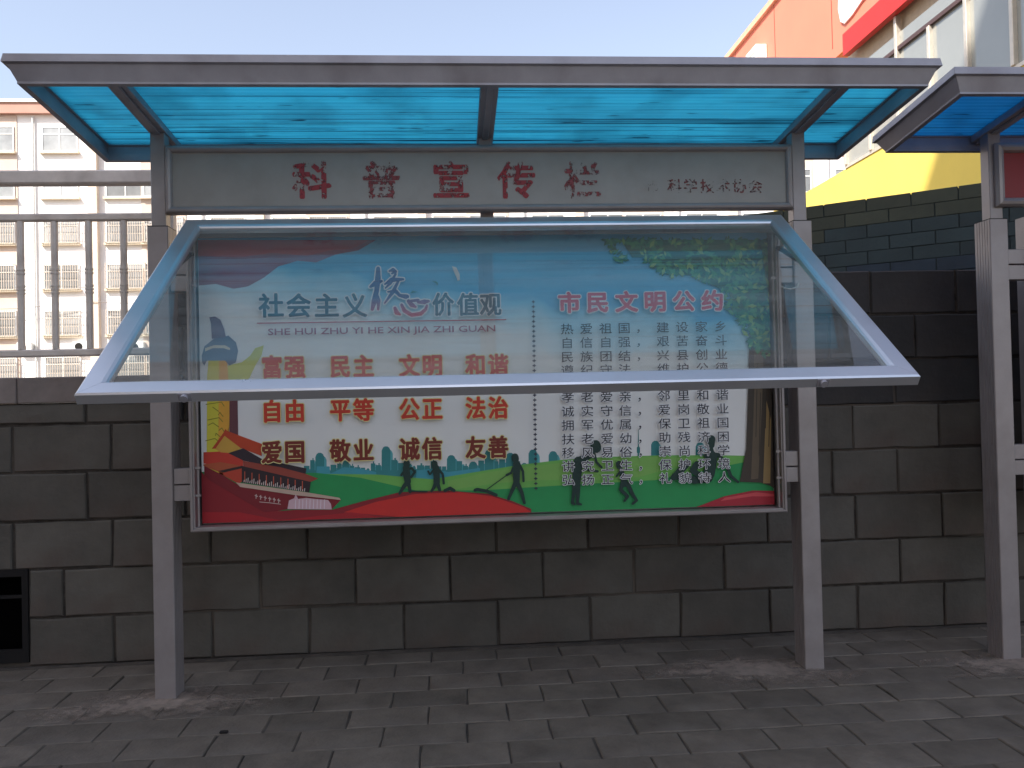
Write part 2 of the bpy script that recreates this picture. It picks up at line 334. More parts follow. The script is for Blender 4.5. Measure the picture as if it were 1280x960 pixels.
# ------------------------------------------------------------------ block wall
WY = .474
def pane_wall():
    t = thing('block_wall', 'dark grey concrete block wall stepping up to the right behind the boards', 'wall', (0, 0, 0))
    core = MB()
    xv0, xv1, zv0, zv1 = -1.15, -.672, .02, .405        # opening low at the left
    yb = WY + .2; yf = WY + .011
    core.box(-8, xv0, yf, yb, -.05, 1.09); core.box(xv1, -.105, yf, yb, -.05, 1.09)
    core.box(xv0, xv1, yf, yb, zv1, 1.09); core.box(xv0, xv1, yf, yb, -.05, zv0)
    core.box(-.105, 11, yf, yb, -.05, 1.595)
    core.build('mortar_core', MORTAR, t)
    meshes = {}
    BLOCK_SHADED = mat('block_shade_tone', (.034, .030, .030), .8, 0, .3, 5, .6, 40, rnd=.2, dirt=((.075, .055, .045), .4, 3))  # darker block copy: shade on the upper right courses put into the colour
    def bl(x0, x1, z0, z1, single, acc, m=BLOCK, yo=0.):
        if x1 - x0 < .05: return
        j = .0045
        dx0 = random.uniform(0, .002); dz = random.uniform(-.0015, .0015)
        if single:
            key = (round(x1 - x0, 2), round(z1 - z0, 2), m.name, random.randrange(5))
            if key not in meshes:
                w_ = x1 - x0; h_ = z1 - z0
                meshes[key] = worn(w_ - 2 * j, h_ - 2 * j, .12, 4, 2, random, .0012, .0012, .005).mesh('block', m)
            link('block', meshes[key], t, ((x0 + x1) / 2 + dx0, WY + yo + random.uniform(-.004, .004), (z0 + z1) / 2 + dz), (random.gauss(0, .004), random.gauss(0, .003), random.gauss(0, .006)))
        else:
            acc.box(x0 + j, x1 - j, WY + yo + random.uniform(-.003, .003), WY + .12, z0 + j, z1 - j)
    acc = MB()
    for c in range(8):
        z0 = c * .2; z1 = z0 + .2
        x = -8 + (.2 if c % 2 else 0) - .4 + .17
        while x < 10.8:
            L = .4 if random.random() > .1 else .3
            x0, x1 = x, x + L; x += L
            if c >= 5: 
                if x1 < -.105: continue
                x0 = max(x0, -.105)
            x0 = max(x0, -8)
            vis = x1 > -1.35 and x0 < 4.1
            if x1 - x0 < .05: continue
            if z1 <= .41 and x1 > xv0 and x0 < xv1:   # around the opening
                if x0 < xv0 - .05: bl(x0, xv0, z0, z1, vis, acc)
                if x1 > xv1 + .05: bl(xv1, x1, z0, z1, vis, acc)
                continue
            bl(x0, x1, z0, z1, vis, acc, BLOCK_SHADED if c >= 5 else BLOCK)
    x = -8
    while x < -.11:                                     # half-height course and coping over the left part
        L = random.choice((.39, .4, .41)); x1 = min(x + L, -.105)
        bl(x, x1, 1.0, 1.088, x1 > -1.35, acc, BLOCK); x = x1
    tag(acc.build('blocks', BLOCK, t), kind='stuff')
    x = -8.05
    while x < -.11:
        L = random.choice((.55, .6, .5)); x1 = min(x + L, -.108)
        if x1 > -1.4:
            o = MB().box(x + .002, x1 - .002, WY - .012, WY + .21, 1.091, 1.198 + random.uniform(-.002, .002)).build('coping_stone', COPING, t, .004)
        else:
            MB().box(x + .002, x1 - .002, WY - .012, WY + .21, 1.091, 1.198).build('coping_stone', COPING, t, .004)
        x = x1
    # the opening: dark iron frame with one bar, back plate coloured black for the unlit depth
    fr = MB(); fr.box(xv0, xv1, WY + .0, WY + .03, zv1 - .03, zv1); fr.box(xv0, xv1, WY + .0, WY + .03, zv0, zv0 + .05)
    fr.box(xv1 - .025, xv1, WY + .0, WY + .03, zv0 + .05, zv1 - .03); fr.box(xv0, xv0 + .025, WY + .0, WY + .03, zv0 + .05, zv1 - .03)
    fo = fr.build('vent_frame', DARKM, t)
    MB().box(xv0 + .025, xv1 - .025, WY + .004, WY + .02, .285, .297).build('vent_bar', DARKM, fo)
    MB().box(xv0 + .001, xv1 - .001, WY + .17, WY + .195, zv0 + .001, zv1 - .001).build('vent_back', mat('vent_shade_black', (.003, .0028, .0028), 1, 0, spec=0), fo)
    return t
pane_wall()

# ------------------------------------------------------------------ steel fence on the left part of the wall
def fence():
    t = thing('steel_fence', 'grey painted steel fence with round bars on top of the block wall', 'fence', (0, .56, 1.2))
    FY = .0; X0 = -7.9; X1 = -.125; dz = -1.2
    for (z0, z1, d) in ((2.022, 2.080, .03), (1.866, 1.898, .016), (1.287, 1.319, .016)):
        MB().box(X0, X1 - .002, FY - d, FY + d, z0 + dz, z1 + dz).build('rail', FENCE, t, .006)
    for x in (-.125, -2.1, -4.1, -6.1):
        MB().box(x, x + .045, FY - .024, FY + .024, 0, 2.0218 + dz if x < -.2 else 2.081 + dz).build('fence_post', FENCE, t, .003)
    b = MB(); b.tube((0, 0, 1.3195 + dz), (0, 0, 1.8655 + dz), .0145, 12)
    for zc in (1.56, 1.575, 1.59, 1.645, 1.66): b.tube((0, 0, zc + dz - .004), (0, 0, zc + dz + .004), .0175, 12)
    me = b.mesh('bar', FENCE)
    x = -.301
    while x > X0 + .05:
        if all(abs(x - p - .02) > .04 for p in (-2.1, -4.1, -6.1)):
            link('bar', me, t, (x, FY, 0), (0, random.gauss(0, .006), random.uniform(0, 3)))
        x -= .1413
fence()

# ------------------------------------------------------------------ text
def glyphs(txt, bold=0., shear=0.):
    c = bpy.data.curves.new('t', 'FONT'); c.body = txt; c.size = 1; c.offset = bold; c.shear = shear; c.resolution_u = 2
    o = bpy.data.objects.new('t', c); COL.objects.link(o)
    bpy.context.view_layer.update()
    me = bpy.data.meshes.new_from_object(o.evaluated_get(bpy.context.evaluated_depsgraph_get()))
    vs = [v.co.copy() for v in me.vertices]; fs = [tuple(p.vertices) for p in me.polygons]
    bpy.data.objects.remove(o); bpy.data.curves.remove(c); bpy.data.meshes.remove(me)
    return vs, fs
_gc = {}
def gl(ch, bold):
    if (ch, bold) not in _gc: _gc[(ch, bold)] = glyphs(ch, bold)
    return _gc[(ch, bold)]
EM = None
def char_em():
    vs, _ = gl('国', 0); return min(v.x for v in vs), max(v.x for v in vs), min(v.y for v in vs), max(v.y for v in vs)
ex0, ex1, ey0, ey1 = char_em()

def character(ch, xc, zc, h, m, parent, y, bold, sx=1., outline=None, ob=0., name='character'):
    """one character: the glyph stamped in a small ring for weight, over a wider stamped ring for its outline.
    y decreases towards the viewer by a hundredth of a millimetre or so per stamp"""
    s = h / (ey1 - ey0); vs, fs = gl(ch, 0); V = []; Fc = []; mi = []; st = 0
    def put(dx, dz, k):
        nonlocal st
        o = len(V); yy = y - st * .000015; st += 1
        V.extend([(xc + ((v.x - (ex0 + ex1) / 2) * sx + dx) * s, yy, zc + (v.y - (ey0 + ey1) / 2 + dz) * s) for v in vs])
        Fc.extend([tuple(i + o for i in f) for f in fs]); mi.extend([k] * len(fs))
    if outline:
        r = bold + ob
        for k in range(10): put(math.cos(k * .6283) * r, math.sin(k * .6283) * r, 1)
    if bold > 0:
        for k in range(6): put(math.cos(k * 1.0472) * bold, math.sin(k * 1.0472) * bold, 0)
    put(0, 0, 0)
    me = bpy.data.meshes.new(name); me.from_pydata(V, [], Fc); me.materials.append(m)
    if outline: me.materials.append(outline)
    me.polygons.foreach_set('material_index', mi)
    return link(name, me, parent)

# ------------------------------------------------------------------ notice boards
POSTW = .075
def board(label, hdr_mat, ox, can_x0, can_x1, cy0, cy1, cz0, cz1, door_angle, W=2.498):
    t = thing('notice_board', label, 'notice board', (ox, 0, 0), 'notice boards in front of the wall')
    # posts: fluted lower sleeve, slimmer upper post
    def post(x0, x1):
        b = MB(); zs = 1.724; y0, y1 = 0, .095
        # fluted outline
        pts = [(x0, y0 + .003), (x0 + .003, y0), (x1 - .003, y0), (x1, y0 + .003)]
        fl = [.014, .018, .030, .034, .046, .050, .062, .066, .078, .082]
        right = [(x1, y0 + .003)]
        for i in range(0, len(fl), 2): right += [(x1, fl[i]), (x1 - .0025, fl[i] + .001), (x1 - .0025, fl[i + 1] - .001), (x1, fl[i + 1])]
        right += [(x1, y1)]
        left = [(x0 + x1 - a, c) for a, c in reversed(right)]
        pts = [(x0 + .003, y0), (x1 - .003, y0)] + right + left
        b.prism(pts, 0.0, zs, lambda a, c, h: (a, c, h))
        return b.build('post', ALU, t)
    for x0, x1, u0, u1 in ((0, POSTW, .012, .064), (W - POSTW, W, W - .066, W - .014)):
        p = post(x0, x1)
        q = MB(); q.box(u0, u1, .012, .064, 1.7243, 2.072); q.build('upper_post', ALU, p, .002)
        cp = MB(); cp.box(x0 + .001, x1 - .001, .001, .094, 1.7241, 1.7275); cp.build('post_cap', DARKM, p)
        fp = MB(); fp.box(x0 - .0, x1 + .0, -.0, .095, -.002, -.0005); 
    # middle hanger behind the header
    MB().box(1.222, 1.272, .068, .11, 1.70, 2.070).build('centre_post', ALU, t, .002)
    # header: rounded frame and panel
    Mh = Matrix.Translation((0, .012, 0)) @ Matrix(((1, 0, 0, 0), (0, 0, -1, 0), (0, 1, 0, 0), (0, 0, 0, 1)))   # local (x, y, h) -> (x, -h, y)
    hx0, hx1 = .0655, W - .0675
    if ox > 1: hx0, hx1 = .03, W - .03; Mh = Matrix.Translation((0, -.005, 0)) @ Mh
    pr = [(0, -.03), (0, .004), (.006, .012), (.013, .014), (.020, .011), (.025, .003), (.025, -.03)]
    if ox > 1: pr = [(0, -.012), (0, .008), (.008, .020), (.018, .023), (.030, .017), (.036, .003), (.036, -.012)]
    hd = MB(); k = .0235 if ox < 1 else .034
    hz0, hz1 = 1.773, 2.023
    yy = .012 if ox < 1 else .007
    hd.box(hx0 + k, hx1 - k, yy + .002, yy + .012 if ox > 1 else yy + .022, hz0 + k, hz1 - k)
    hp = hd.build('header_panel', hdr_mat, t)
    rails('header_rail', t, ALU, hx0, hx1, hz0, hz1, pr, Mh)
    # brackets between posts and case
    bx0, bx1 = (.143 if ox < 1 else .176), (2.362 if ox < 1 else 2.322)
    for z0 in (.718, 1.487):
        for x0, x1 in ((POSTW + .0005, bx0 - .0005), (bx1 + .0005, W - POSTW - .0005)):
            for j in range(2):
                MB().box(x0, x1, .012, .06, z0 + j * .062, z0 + j * .062 + .0575).build('bracket', ALU, t, .002)
    # display case
    bx0, bx1, bz0, bz1 = (.143 if ox < 1 else .176), (2.362 if ox < 1 else 2.322), .608, 1.742
    cs = MB(); cs.box(bx0 + .012, bx1 - .012, .092, .1, bz0 + .012, bz1 - .012)
    case = cs.build('case_back', BACKING, t)
    Mv = Matrix(((1, 0, 0, 0), (0, 0, -1, 0), (0, 1, 0, 0), (0, 0, 0, 1)))
    rails('case_rail', t, ALU, bx0, bx1, bz0, bz1, [(0, -.1), (0, .02), (.004, .024), (.010, .024), (.010, .016), (.016, .016), (.016, -.04), (.0115, -.04), (.0115, -.0905), (.0115, -.1)], Mv)
    MB().box(bx0 + .017, bx1 - .017, -.008, .004, bz1 - .062, bz1 - .0165).build('case_valance', ALU, t, .001)
    for x in (bx0 + .026, bx1 - .026):
        rd = MB(); rd.tube((x, -.006, bz0 + .018), (x, -.006, bz1 - .07), .004, 8)
        for z in (.735, .835, 1.50): rd.box(x - .009, x + .009, -.012, .0, z, z + .008)
        rd.build('hinge_rod', ALU, t)
    # door: hinged along its top edge
    dx0, dx1, L = bx0 + .007, bx1 + .004, 1.118
    D = link('door', None, t, (0, -.031, 1.742)); D.rotation_euler = (-door_angle, 0, 0)
    # local frame of the door: x along, y = 0 (top) .. -L (bottom) mapped to local -z
    Md = Matrix(((1, 0, 0, 0), (0, 0, -1, 0), (0, 1, 0, 0), (0, 0, 0, 1)))
    prd = [(0, -.030), (0, -.003), (.005, .001), (.050, .001), (.058, -.003), (.063, -.008), (.063, -.020), (.058, -.030)]
    rails('door_rail', D, ALU_DOOR, dx0, dx1, -L, 0, prd, Md)
    MB().box(dx0 + .060, dx1 - .060, .0115, .0165, -L + .060, -.060).build('glass_pane', GLASS, D)
    for x in (dx0 + .27, dx1 - .27):
        lk = MB(); lk.tube((x, .014, -L - .0005), (x, .014, -L - .012), .010, 12); lk.box(x - .016, x + .016, .004, .026, -L - .0025, -L - .0003)
        lk.build('lock', ALU_D, D)
    if door_angle > .1:
        a = Matrix.Rotation(-door_angle, 4, 'X')
        for x, xx in ((dx0 + .012, bx0 + .0035), (dx1 - .012, bx1 - .0035)):
            e = Vector((x, -.031, 1.742)) + (a @ Vector((0, .034, -.43)))
            st = Vector((x, -.030, 1.615)); md = st.lerp(e, .55)
            sb = MB(); sb.tube(st, md, .009, 10); sb.tube(md, e, .0045, 8); sb.tube(st + Vector((-.012, 0, 0)), st + Vector((.012, 0, 0)), .007, 8)
            sb.build('gas_strut', DARKM, t, smooth=False)
    # canopy
    cyl, zf, zb = cy1 - cy0, cz0, cz1
    ang = math.atan2(zb - zf, cyl); Ls = math.hypot(cyl, zb - zf)
    Mc = Matrix.Translation((0, cy0, zf)) @ Matrix.Rotation(ang, 4, 'X')
    prc = [(.004, .083), (0, .056), (.012, .053), (.034, .007), (.034, 0), (.054, 0), (.054, .026), (.044, .030), (.044, .060), (.052, .062), (.052, .083)]
    rails('canopy_rail', t, ALU_D, can_x0, can_x1, 0, Ls, prc, Mc)
    for i, x in enumerate((.038, (0 + W) / 2 - .002, W - .040)):
        rb = MB(); rb.box(x - .031, x + .031, .0545, Ls - .0545, .034, .0615, Mc); rb.box(x - .012, x + .012, .0545, Ls - .0545, .026, .0338, Mc)
        rb.build('rafter', ALU_D, t, .002)
    xs = [can_x0 + .04, .038, W / 2 - .002, W - .040, can_x1 - .04]
    for i in range(4):
        sh = MB(); sh.box(xs[i] - 0 + .0015, xs[i + 1] - .0015, .04, Ls - .04, .0655, .0715)
        o = sh.build('roof_sheet', POLY if ox < 1 else POLY_DIM, t); o.matrix_local = Mc
        if i: 
            jb = MB(); jb.box(xs[i] - .02, xs[i] + .02, .047, Ls - .047, .0718, .0765, Mc); jb.build('joint_cover', ALU_D, t)
    return t, hp, D

A1 = math.atan2(.911, .634)
nb, hp, door = board('silver notice board with blue canopy, its glass door propped open and faded red header characters',
                HEADP, 0, -.261, 2.749, -.48, .25, 2.083, 2.018, A1)
nb2, hp2, door2 = board('silver notice board at the right edge with bright red header panel and closed door',
                HEADR, 3.215, -.38, 2.88, -.41, .16, 2.084, 2.018, 0.0)

# header lettering (faded vinyl)
def hx(u, v): p = at(u, v, .013); return p.x, p.z
RF1 = faded('faded_red_vinyl', (.30, .028, .035), .50, 46, (1, 1, .7))
RF2 = faded('faded_red_vinyl_small', (.20, .045, .045), .455, 60)
RF3 = faded('faded_red_vinyl_worn', (.25, .045, .05), .458, 46, (1, 1, .7))
for ch, u, m_ in (('科', 390, RF1), ('普', 477, RF3), ('宣', 564, RF1), ('传', 646, RF1), ('栏', 728, RF3)):
    x, z = hx(u, 226); character(ch, x, z, .128, m_, hp, .0120, .030)
for ch, u in (('科', 843), ('学', 863), ('技', 884), ('术', 904), ('协', 924), ('会', 944)):
    x, z = hx(u, 233); character(ch, x, z, .050, RF2, hp, .0120, .018)
x, z = hx(816, 233); character('市', x, z, .048, faded('faded_vinyl_trace', (.16, .08, .08), .41, 80), hp, .0120, .0)

# a cord hanging between case and post at the right
cb = MB(); pts = [Vector((2.352, -.012, 1.478)), Vector((2.375, -.02, 1.462)), Vector((2.40, -.02, 1.458)), Vector((2.425, -.012, 1.466)), Vector((2.437, -.004, 1.482))]
for a, b_ in zip(pts, pts[1:]): cb.tube(a, b_, .0032, 6)
cb.build('cord', WIRE, None, smooth=True, label='short pale cord tied from the open case to its right post', cat='cord')

# ------------------------------------------------------------------ poster in the open case
PY = .060
poster = thing('poster', 'printed poster with red slogans, gate, green field and silhouettes inside the open case', 'poster', (1.25, PY, .63))
POFF = Vector((-1.25, -PY, -.63))
_layer = [0]
def PX(u, v, lift=0.):
    p = at(u, v, PY); return (min(max(p.x + POFF.x, -1.0865), 1.0905), -lift, min(max(p.z + POFF.z, -.0015), 1.107))
def nextlift(step=.00012):
    _layer[0] += step; return _layer[0]
def shape(name, pts, col_or_mat, parent=None):
    lf = nextlift(); m_ = col_or_mat if not isinstance(col_or_mat, tuple) else ink(col_or_mat)
    me = bpy.data.meshes.new(name); me.from_pydata([PX(u, v, lf) for u, v in pts], [], [tuple(range(len(pts)))])
    bm = bmesh.new(); bm.from_mesh(me); bmesh.ops.triangulate(bm, faces=bm.faces); bm.to_mesh(me); bm.free()
    me.materials.append(m_); return link(name, me, parent or poster)
def zs(x0, y0, s, pts): return [(x0 + a / s, y0 + b / s) for a, b in pts]
def strokes(name, lst, col, parent=None):
    """lst: (points, widths px)  -> flat rounded strokes in one mesh, each a hair in front of the last"""
    b = MB(); base = nextlift()
    for pts, wd in lst:
        if not isinstance(wd, (list, tuple)): wd = [wd] * len(pts)
        base += .00002
        for (p, q, w0, w1) in zip(pts, pts[1:], wd, wd[1:]):
            base += .00001
            dx, dy = q[0] - p[0], q[1] - p[1]; L = math.hypot(dx, dy) or 1; nx, ny = -dy / L, dx / L
            an = math.atan2(ny, nx); out = []
            for k in range(7):
                a = an + math.pi * k / 6; out.append((p[0] + math.cos(a) * w0 / 2, p[1] + math.sin(a) * w0 / 2))
            for k in range(7):
                a = an + math.pi + math.pi * k / 6; out.append((q[0] + math.cos(a) * w1 / 2, q[1] + math.sin(a) * w1 / 2))
            b.add([PX(u, v, base) for u, v in out], [tuple(range(14))])
    _layer[0] = base
    me = bpy.data.meshes.new(name); me.from_pydata(b.v, [], b.f); me.materials.append(ink(col)); return link(name, me, parent or poster)

# paper with printed sky
SKYP = bpy.data.materials.new('printed_sky'); SKYP.use_nodes = True
n = SKYP.node_tree.nodes; l = SKYP.node_tree.links; b = n['Principled BSDF']; b.inputs['Roughness'].default_value = .5
tc = n.new('ShaderNodeTexCoord'); sp = n.new('ShaderNodeSeparateXYZ'); l.new(tc.outputs['Object'], sp.inputs[0])
no = n.new('ShaderNodeTexNoise'); no.inputs['Scale'].default_value = 2.2; no.inputs['Detail'].default_value = 5; l.new(tc.outputs['Object'], no.inputs['Vector'])
# f = z*1 + x*.18 + noise
m1 = n.new('ShaderNodeMath'); m1.operation = 'MULTIPLY_ADD'; l.new(sp.outputs[0], m1.inputs[0]); m1.inputs[1].default_value = .16; l.new(sp.outputs[2], m1.inputs[2])
m2 = n.new('ShaderNodeMath'); m2.operation = 'MULTIPLY_ADD'; l.new(no.outputs[0], m2.inputs[0]); m2.inputs[1].default_value = .34; l.new(m1.outputs[0], m2.inputs[2])
cr = n.new('ShaderNodeValToRGB'); l.new(m2.outputs[0], cr.inputs[0])
e = cr.color_ramp.elements; e[0].position = .82; e[0].color = (.84, .81, .79, 1); e[1].position = 1.0; e[1].color = (.10, .44, .72, 1)
x_ = cr.color_ramp.elements.new(.91); x_.color = (.50, .72, .82, 1)
x_ = cr.color_ramp.elements.new(.98); x_.color = (.20, .56, .78, 1)
l.new(cr.outputs[0], b.inputs['Base Color'])
p0 = at(249, 652, PY); p1 = at(979, 300, PY)
MB().box(.1625 - 1.25, 2.3415 - 1.25, 0, .0015, -.002, 1.108).build('paper', SKYP, poster)

# red drapery, top left
shape('printed_drapery', [(246, 300), (470, 300), (448, 313), (420, 318), (395, 328), (372, 326), (348, 333), (330, 347), (310, 358), (292, 361), (270, 355), (246, 357)], (.26, .07, .13))
shape('printed_drapery', [(246, 300), (462, 300), (440, 311), (412, 313), (384, 320), (340, 316), (300, 322), (246, 320)], (.40, .04, .07))
# green field and skyline
rk = random.Random(12); sky_pts = [(380, 612)]; u = 380
towers = {399: 566, 483: 558, 567: 569, 592: 577, 613: 562, 641: 566, 668: 562, 690: 564, 818: 551, 872: 553}
while u < 902:
    key = [k for k in towers if abs(k - u - 4) < 5]
    wd = rk.uniform(5, 9) if not key else 11
    far = 4 if 700 < u < 790 else 0
    top = towers[key[0]] if key else 580 + far - (u - 380) * .006 + rk.uniform(-5, 6)
    if key: towers.pop(key[0])
    kind = rk.random() if not key else .9
    if kind < .4: sky_pts += [(u, top), (u + wd * .5, top), (u + wd * .5, top - 2.5), (u + wd * .75, top - 2.5), (u + wd * .75, top), (u + wd, top)]
    elif kind < .7: sky_pts += [(u, top), (u + wd, top)]
    else: sky_pts += [(u, top + 5), (u + wd * .15, top + 1.5), (u + wd * .35, top), (u + wd * .65, top), (u + wd * .85, top + 1.5), (u + wd, top + 5)]
    sky_pts += [(u + wd + .1, 588), (u + wd + .8, 588)]; u += wd + .9
sky_pts += [(902, 612)]
shape('printed_skyline', [(p, q + 3) for p, q in sky_pts[:1]] + [(p + 3, q + 4) for p, q in sky_pts[1:-1]] + [(905, 612)], (.10, .42, .46))
shape('printed_skyline', sky_pts, (.035, .24, .25))
strokes('printed_tower', [([(798, 536), (798, 556), (798, 572)], [.6, 1.4, 2.2]), ([(798, 560), (798, 565)], [4, 4])], (.03, .20, .20))
shape('printed_skyline', [(395, 600), (396, 583), (412, 583), (413, 592), (430, 584), (452, 586), (470, 590), (471, 597), (520, 597), (521, 588), (540, 586), (560, 590), (600, 585), (601, 604)], (.06, .34, .42))
shape('printed_hill', [(246, 655), (246, 592), (380, 592), (470, 593), (540, 599), (600, 589), (650, 581), (700, 575), (760, 571), (830, 569), (900, 569), (979, 570), (979, 640), (400, 655)], (.17, .46, .09))
shape('printed_hill', [(246, 655), (246, 590), (395, 591), (450, 597), (520, 613), (600, 613), (680, 608), (820, 600), (870, 590), (979, 570), (979, 645)], (.02, .30, .085))
shape('printed_hill', [(560, 613), (620, 604), (680, 600), (740, 601), (800, 596), (850, 582), (880, 573), (820, 571), (740, 574), (660, 583), (610, 590), (560, 601)], (.22, .46, .10))
# column
Z = lambda *p: zs(220, 480, 5.333, p)
shape('printed_column', [(258, 655), (259, 470), (261, 446), (283, 446), (287, 478), (287, 530), (283, 590), (262, 600)], (.72, .62, .06))
shape('printed_column', [(272, 655), (274, 446), (283, 446), (287, 478), (287, 530), (283, 590), (272, 600)], (.82, .40, .05))
strokes('printed_relief', [([(262 + 9 * math.sin(k * 1.7) + 4, 486 + k * 6.5), (272 + 6 * math.cos(k * 2.3), 483 + k * 6.5), (277 + 4 * math.cos(k * 2.3), 488 + k * 6.5)], 1.0) for k in range(11)], (.30, .26, .03))
shape('printed_bar', [(287, 485), (297, 485), (298, 552), (287, 548)], (.15, .05, .06))
shape('printed_wing', zs(240, 280, 4.8, [(215, 850), (300, 830), (350, 790), (380, 745), (432, 728), (418, 790), (380, 850), (345, 925), (300, 960), (220, 950)]), (.60, .60, .10))
shape('printed_capital', zs(240, 280, 4.8, [(60, 790), (75, 735), (130, 690), (220, 670), (265, 710), (278, 760), (265, 830), (225, 850), (200, 820), (90, 820), (75, 850), (62, 830)]), (.10, .15, .24))
shape('printed_capital', zs(240, 280, 4.8, [(80, 745), (130, 728), (200, 728), (230, 745), (228, 757), (190, 745), (125, 745), (80, 765)]), (.70, .60, .45))
shape('printed_capital', zs(240, 280, 4.8, [(120, 690), (115, 600), (105, 560), (140, 555), (172, 575), (195, 630), (205, 680)]), (.15, .12, .20))
# gate pavilion
shape('printed_gate', Z((190, 900), (190, 545), (300, 600), (430, 680), (1100, 772), (1040, 835), (740, 835), (400, 900)), (.22, .012, .02))
shape('printed_gate', Z((185, 455), (300, 450), (450, 478), (447, 560), (185, 530)), (.62, .05, .03))
shape('printed_gate', Z((250, 425), (318, 335), (440, 430), (360, 460), (300, 455)), (.66, .36, .06))
shape('printed_gate', Z((240, 432), (318, 325), (330, 300), (342, 312), (575, 400), (572, 480), (430, 425), (325, 345), (265, 430)), (.55, .06, .02))
shape('printed_gate', Z((350, 460), (450, 428), (575, 500), (870, 562), (865, 600), (450, 510)), (.035, .02, .03))
shape('printed_gate', Z((185, 535), (300, 520), (455, 548), (460, 562), (300, 590), (185, 545)), (.50, .10, .04))
shape('printed_gate', Z((280, 580), (440, 545), (450, 560), (330, 590)), (.04, .02, .02))
shape('printed_gate', Z((310, 592), (440, 562), (440, 650), (420, 665), (320, 610)), (.55, .06, .03))
shape('printed_gate', Z((440, 545), (870, 610), (900, 650), (890, 722), (440, 655)), (.03, .015, .02))
shape('printed_gate', Z((450, 512), (700, 555), (870, 600), (948, 630), (900, 652), (450, 548)), (.34, .06, .04))
strokes('printed_columns', [(Z((460 + k * 48, 585 + k * 8), (460 + k * 48, 648 + k * 8)), 1.1) for k in range(9)], (.55, .10, .05))
strokes('printed_crowd', [(Z((455 + k * 13, 652 + k * 2.0), (457 + k * 13, 640 + k * 2.1 - 9 * (k % 3))), .9) for k in range(32)], (.75, .65, .60))
shape('printed_balustrade', Z((402, 655), (880, 722), (1090, 757), (1100, 772), (800, 740), (430, 685)), (.60, .42, .33))
strokes('printed_slogan_marks', [(Z((530 + k * 30, 742 + k * 6), (545 + k * 30, 748 + k * 6)), 1.2) for k in range(6)] + [(Z((537 + k * 30, 735 + k * 6), (536 + k * 30, 762 + k * 6)), 1.0) for k in range(6)] + [(Z((560, 785), (620, 790), (700, 800)), .8)], (.62, .45, .42))
shape('printed_fountain', Z((745, 832), (755, 775), (790, 760), (800, 730), (815, 765), (870, 758), (930, 765), (1015, 772), (1035, 800), (1040, 835)), (.66, .42, .46))
strokes('printed_fountain_jets', [(Z((800 + k * 24, 770), (798 + k * 24, 828)), .9) for k in range(9)], (.78, .66, .72))
# red ribbons along the bottom
shape('printed_ribbon', [(246, 660), (246, 590), (262, 600), (300, 622), (330, 640), (370, 637), (415, 637), (455, 626), (500, 615), (560, 613), (610, 617), (640, 626), (664, 636), (664, 655), (246, 662)], (.28, .012, .02))
shape('printed_ribbon', [(430, 640), (470, 627), (520, 617), (575, 615), (615, 620), (655, 634), (664, 640), (600, 645), (500, 648)], (.62, .025, .02))
shape('printed_ribbon', [(246, 640), (300, 640), (350, 650), (440, 640), (480, 650), (246, 662)], (.42, .012, .02))
shape('printed_ribbon', [(870, 634), (905, 620), (940, 613), (979, 613), (979, 640), (866, 640)], (.40, .015, .03))
shape('printed_ribbon', [(905, 622), (945, 615), (979, 617), (979, 620), (940, 620), (900, 626)], (.62, .07, .08))
# tree print
shape('printed_trunk', [(936, 420), (979, 420), (979, 610), (962, 607), (950, 603), (924, 602), (932, 560), (934, 500)], (.055, .038, .026))
shape('printed_trunk', [(942, 425), (954, 425), (952, 500), (947, 598), (938, 599), (941, 520)], (.13, .09, .055))
shape('printed_trunk', [(957, 500), (963, 525), (962, 604), (953, 604)], (.34, .22, .09))
strokes('printed_bark', [([(938 + k * 4, 440 + (k * 37) % 60), (936 + k * 4, 500 + (k * 23) % 80)], .8) for k in range(9)], (.04, .03, .02))
def in_poly(x, y, P):
    c = False; j = len(P) - 1
    for i in range(len(P)):
        if (P[i][1] > y) != (P[j][1] > y) and x < (P[j][0] - P[i][0]) * (y - P[i][1]) / (P[j][1] - P[i][1]) + P[i][0]: c = not c
        j = i
    return c
mask = [(752, 300), (979, 300), (979, 440), (955, 446), (936, 432), (925, 404), (908, 388), (900, 362), (878, 352), (858, 340), (838, 348), (812, 334), (796, 318), (772, 330)]
rd = random.Random(4)
shape('printed_foliage_mass', [(775, 300), (979, 300), (979, 436), (960, 440), (942, 430), (934, 404), (918, 392), (910, 366), (888, 356), (868, 344), (850, 344), (822, 334), (806, 322), (790, 322)], (.02, .13, .075))
for col, N in (((.012, .12, .07), 600), ((.02, .22, .11), 500), ((.07, .32, .12), 300), ((.26, .46, .13), 110)):
    b = MB(); base = nextlift(); k = 0
    while k < N:
        u, v = rd.uniform(752, 979), rd.uniform(300, 446)
        if not in_poly(u, v, mask): continue
        if rd.random() < .25 + .0: 
            pass
        if math.sin(u * .11 + 1.3 * math.sin(v * .09)) + math.cos(v * .13) < -1.1 and u < 930: k += .3; continue
        a = rd.uniform(0, 6.28); L = rd.uniform(3, 6.5); wd = L * .42; base += .0000012
        pts = [(u + math.cos(a) * L, v + math.sin(a) * L), (u - math.sin(a) * wd, v + math.cos(a) * wd), (u - math.cos(a) * L, v - math.sin(a) * L), (u + math.sin(a) * wd, v - math.cos(a) * wd)]
        b.add([PX(p, q, base) for p, q in pts], [(0, 1, 2, 3)]); k += 1
    _layer[0] = base
    me = bpy.data.meshes.new('printed_foliage'); me.from_pydata(b.v, [], b.f); me.materials.append(ink(col)); tag(link('printed_foliage', me, poster), kind='stuff')
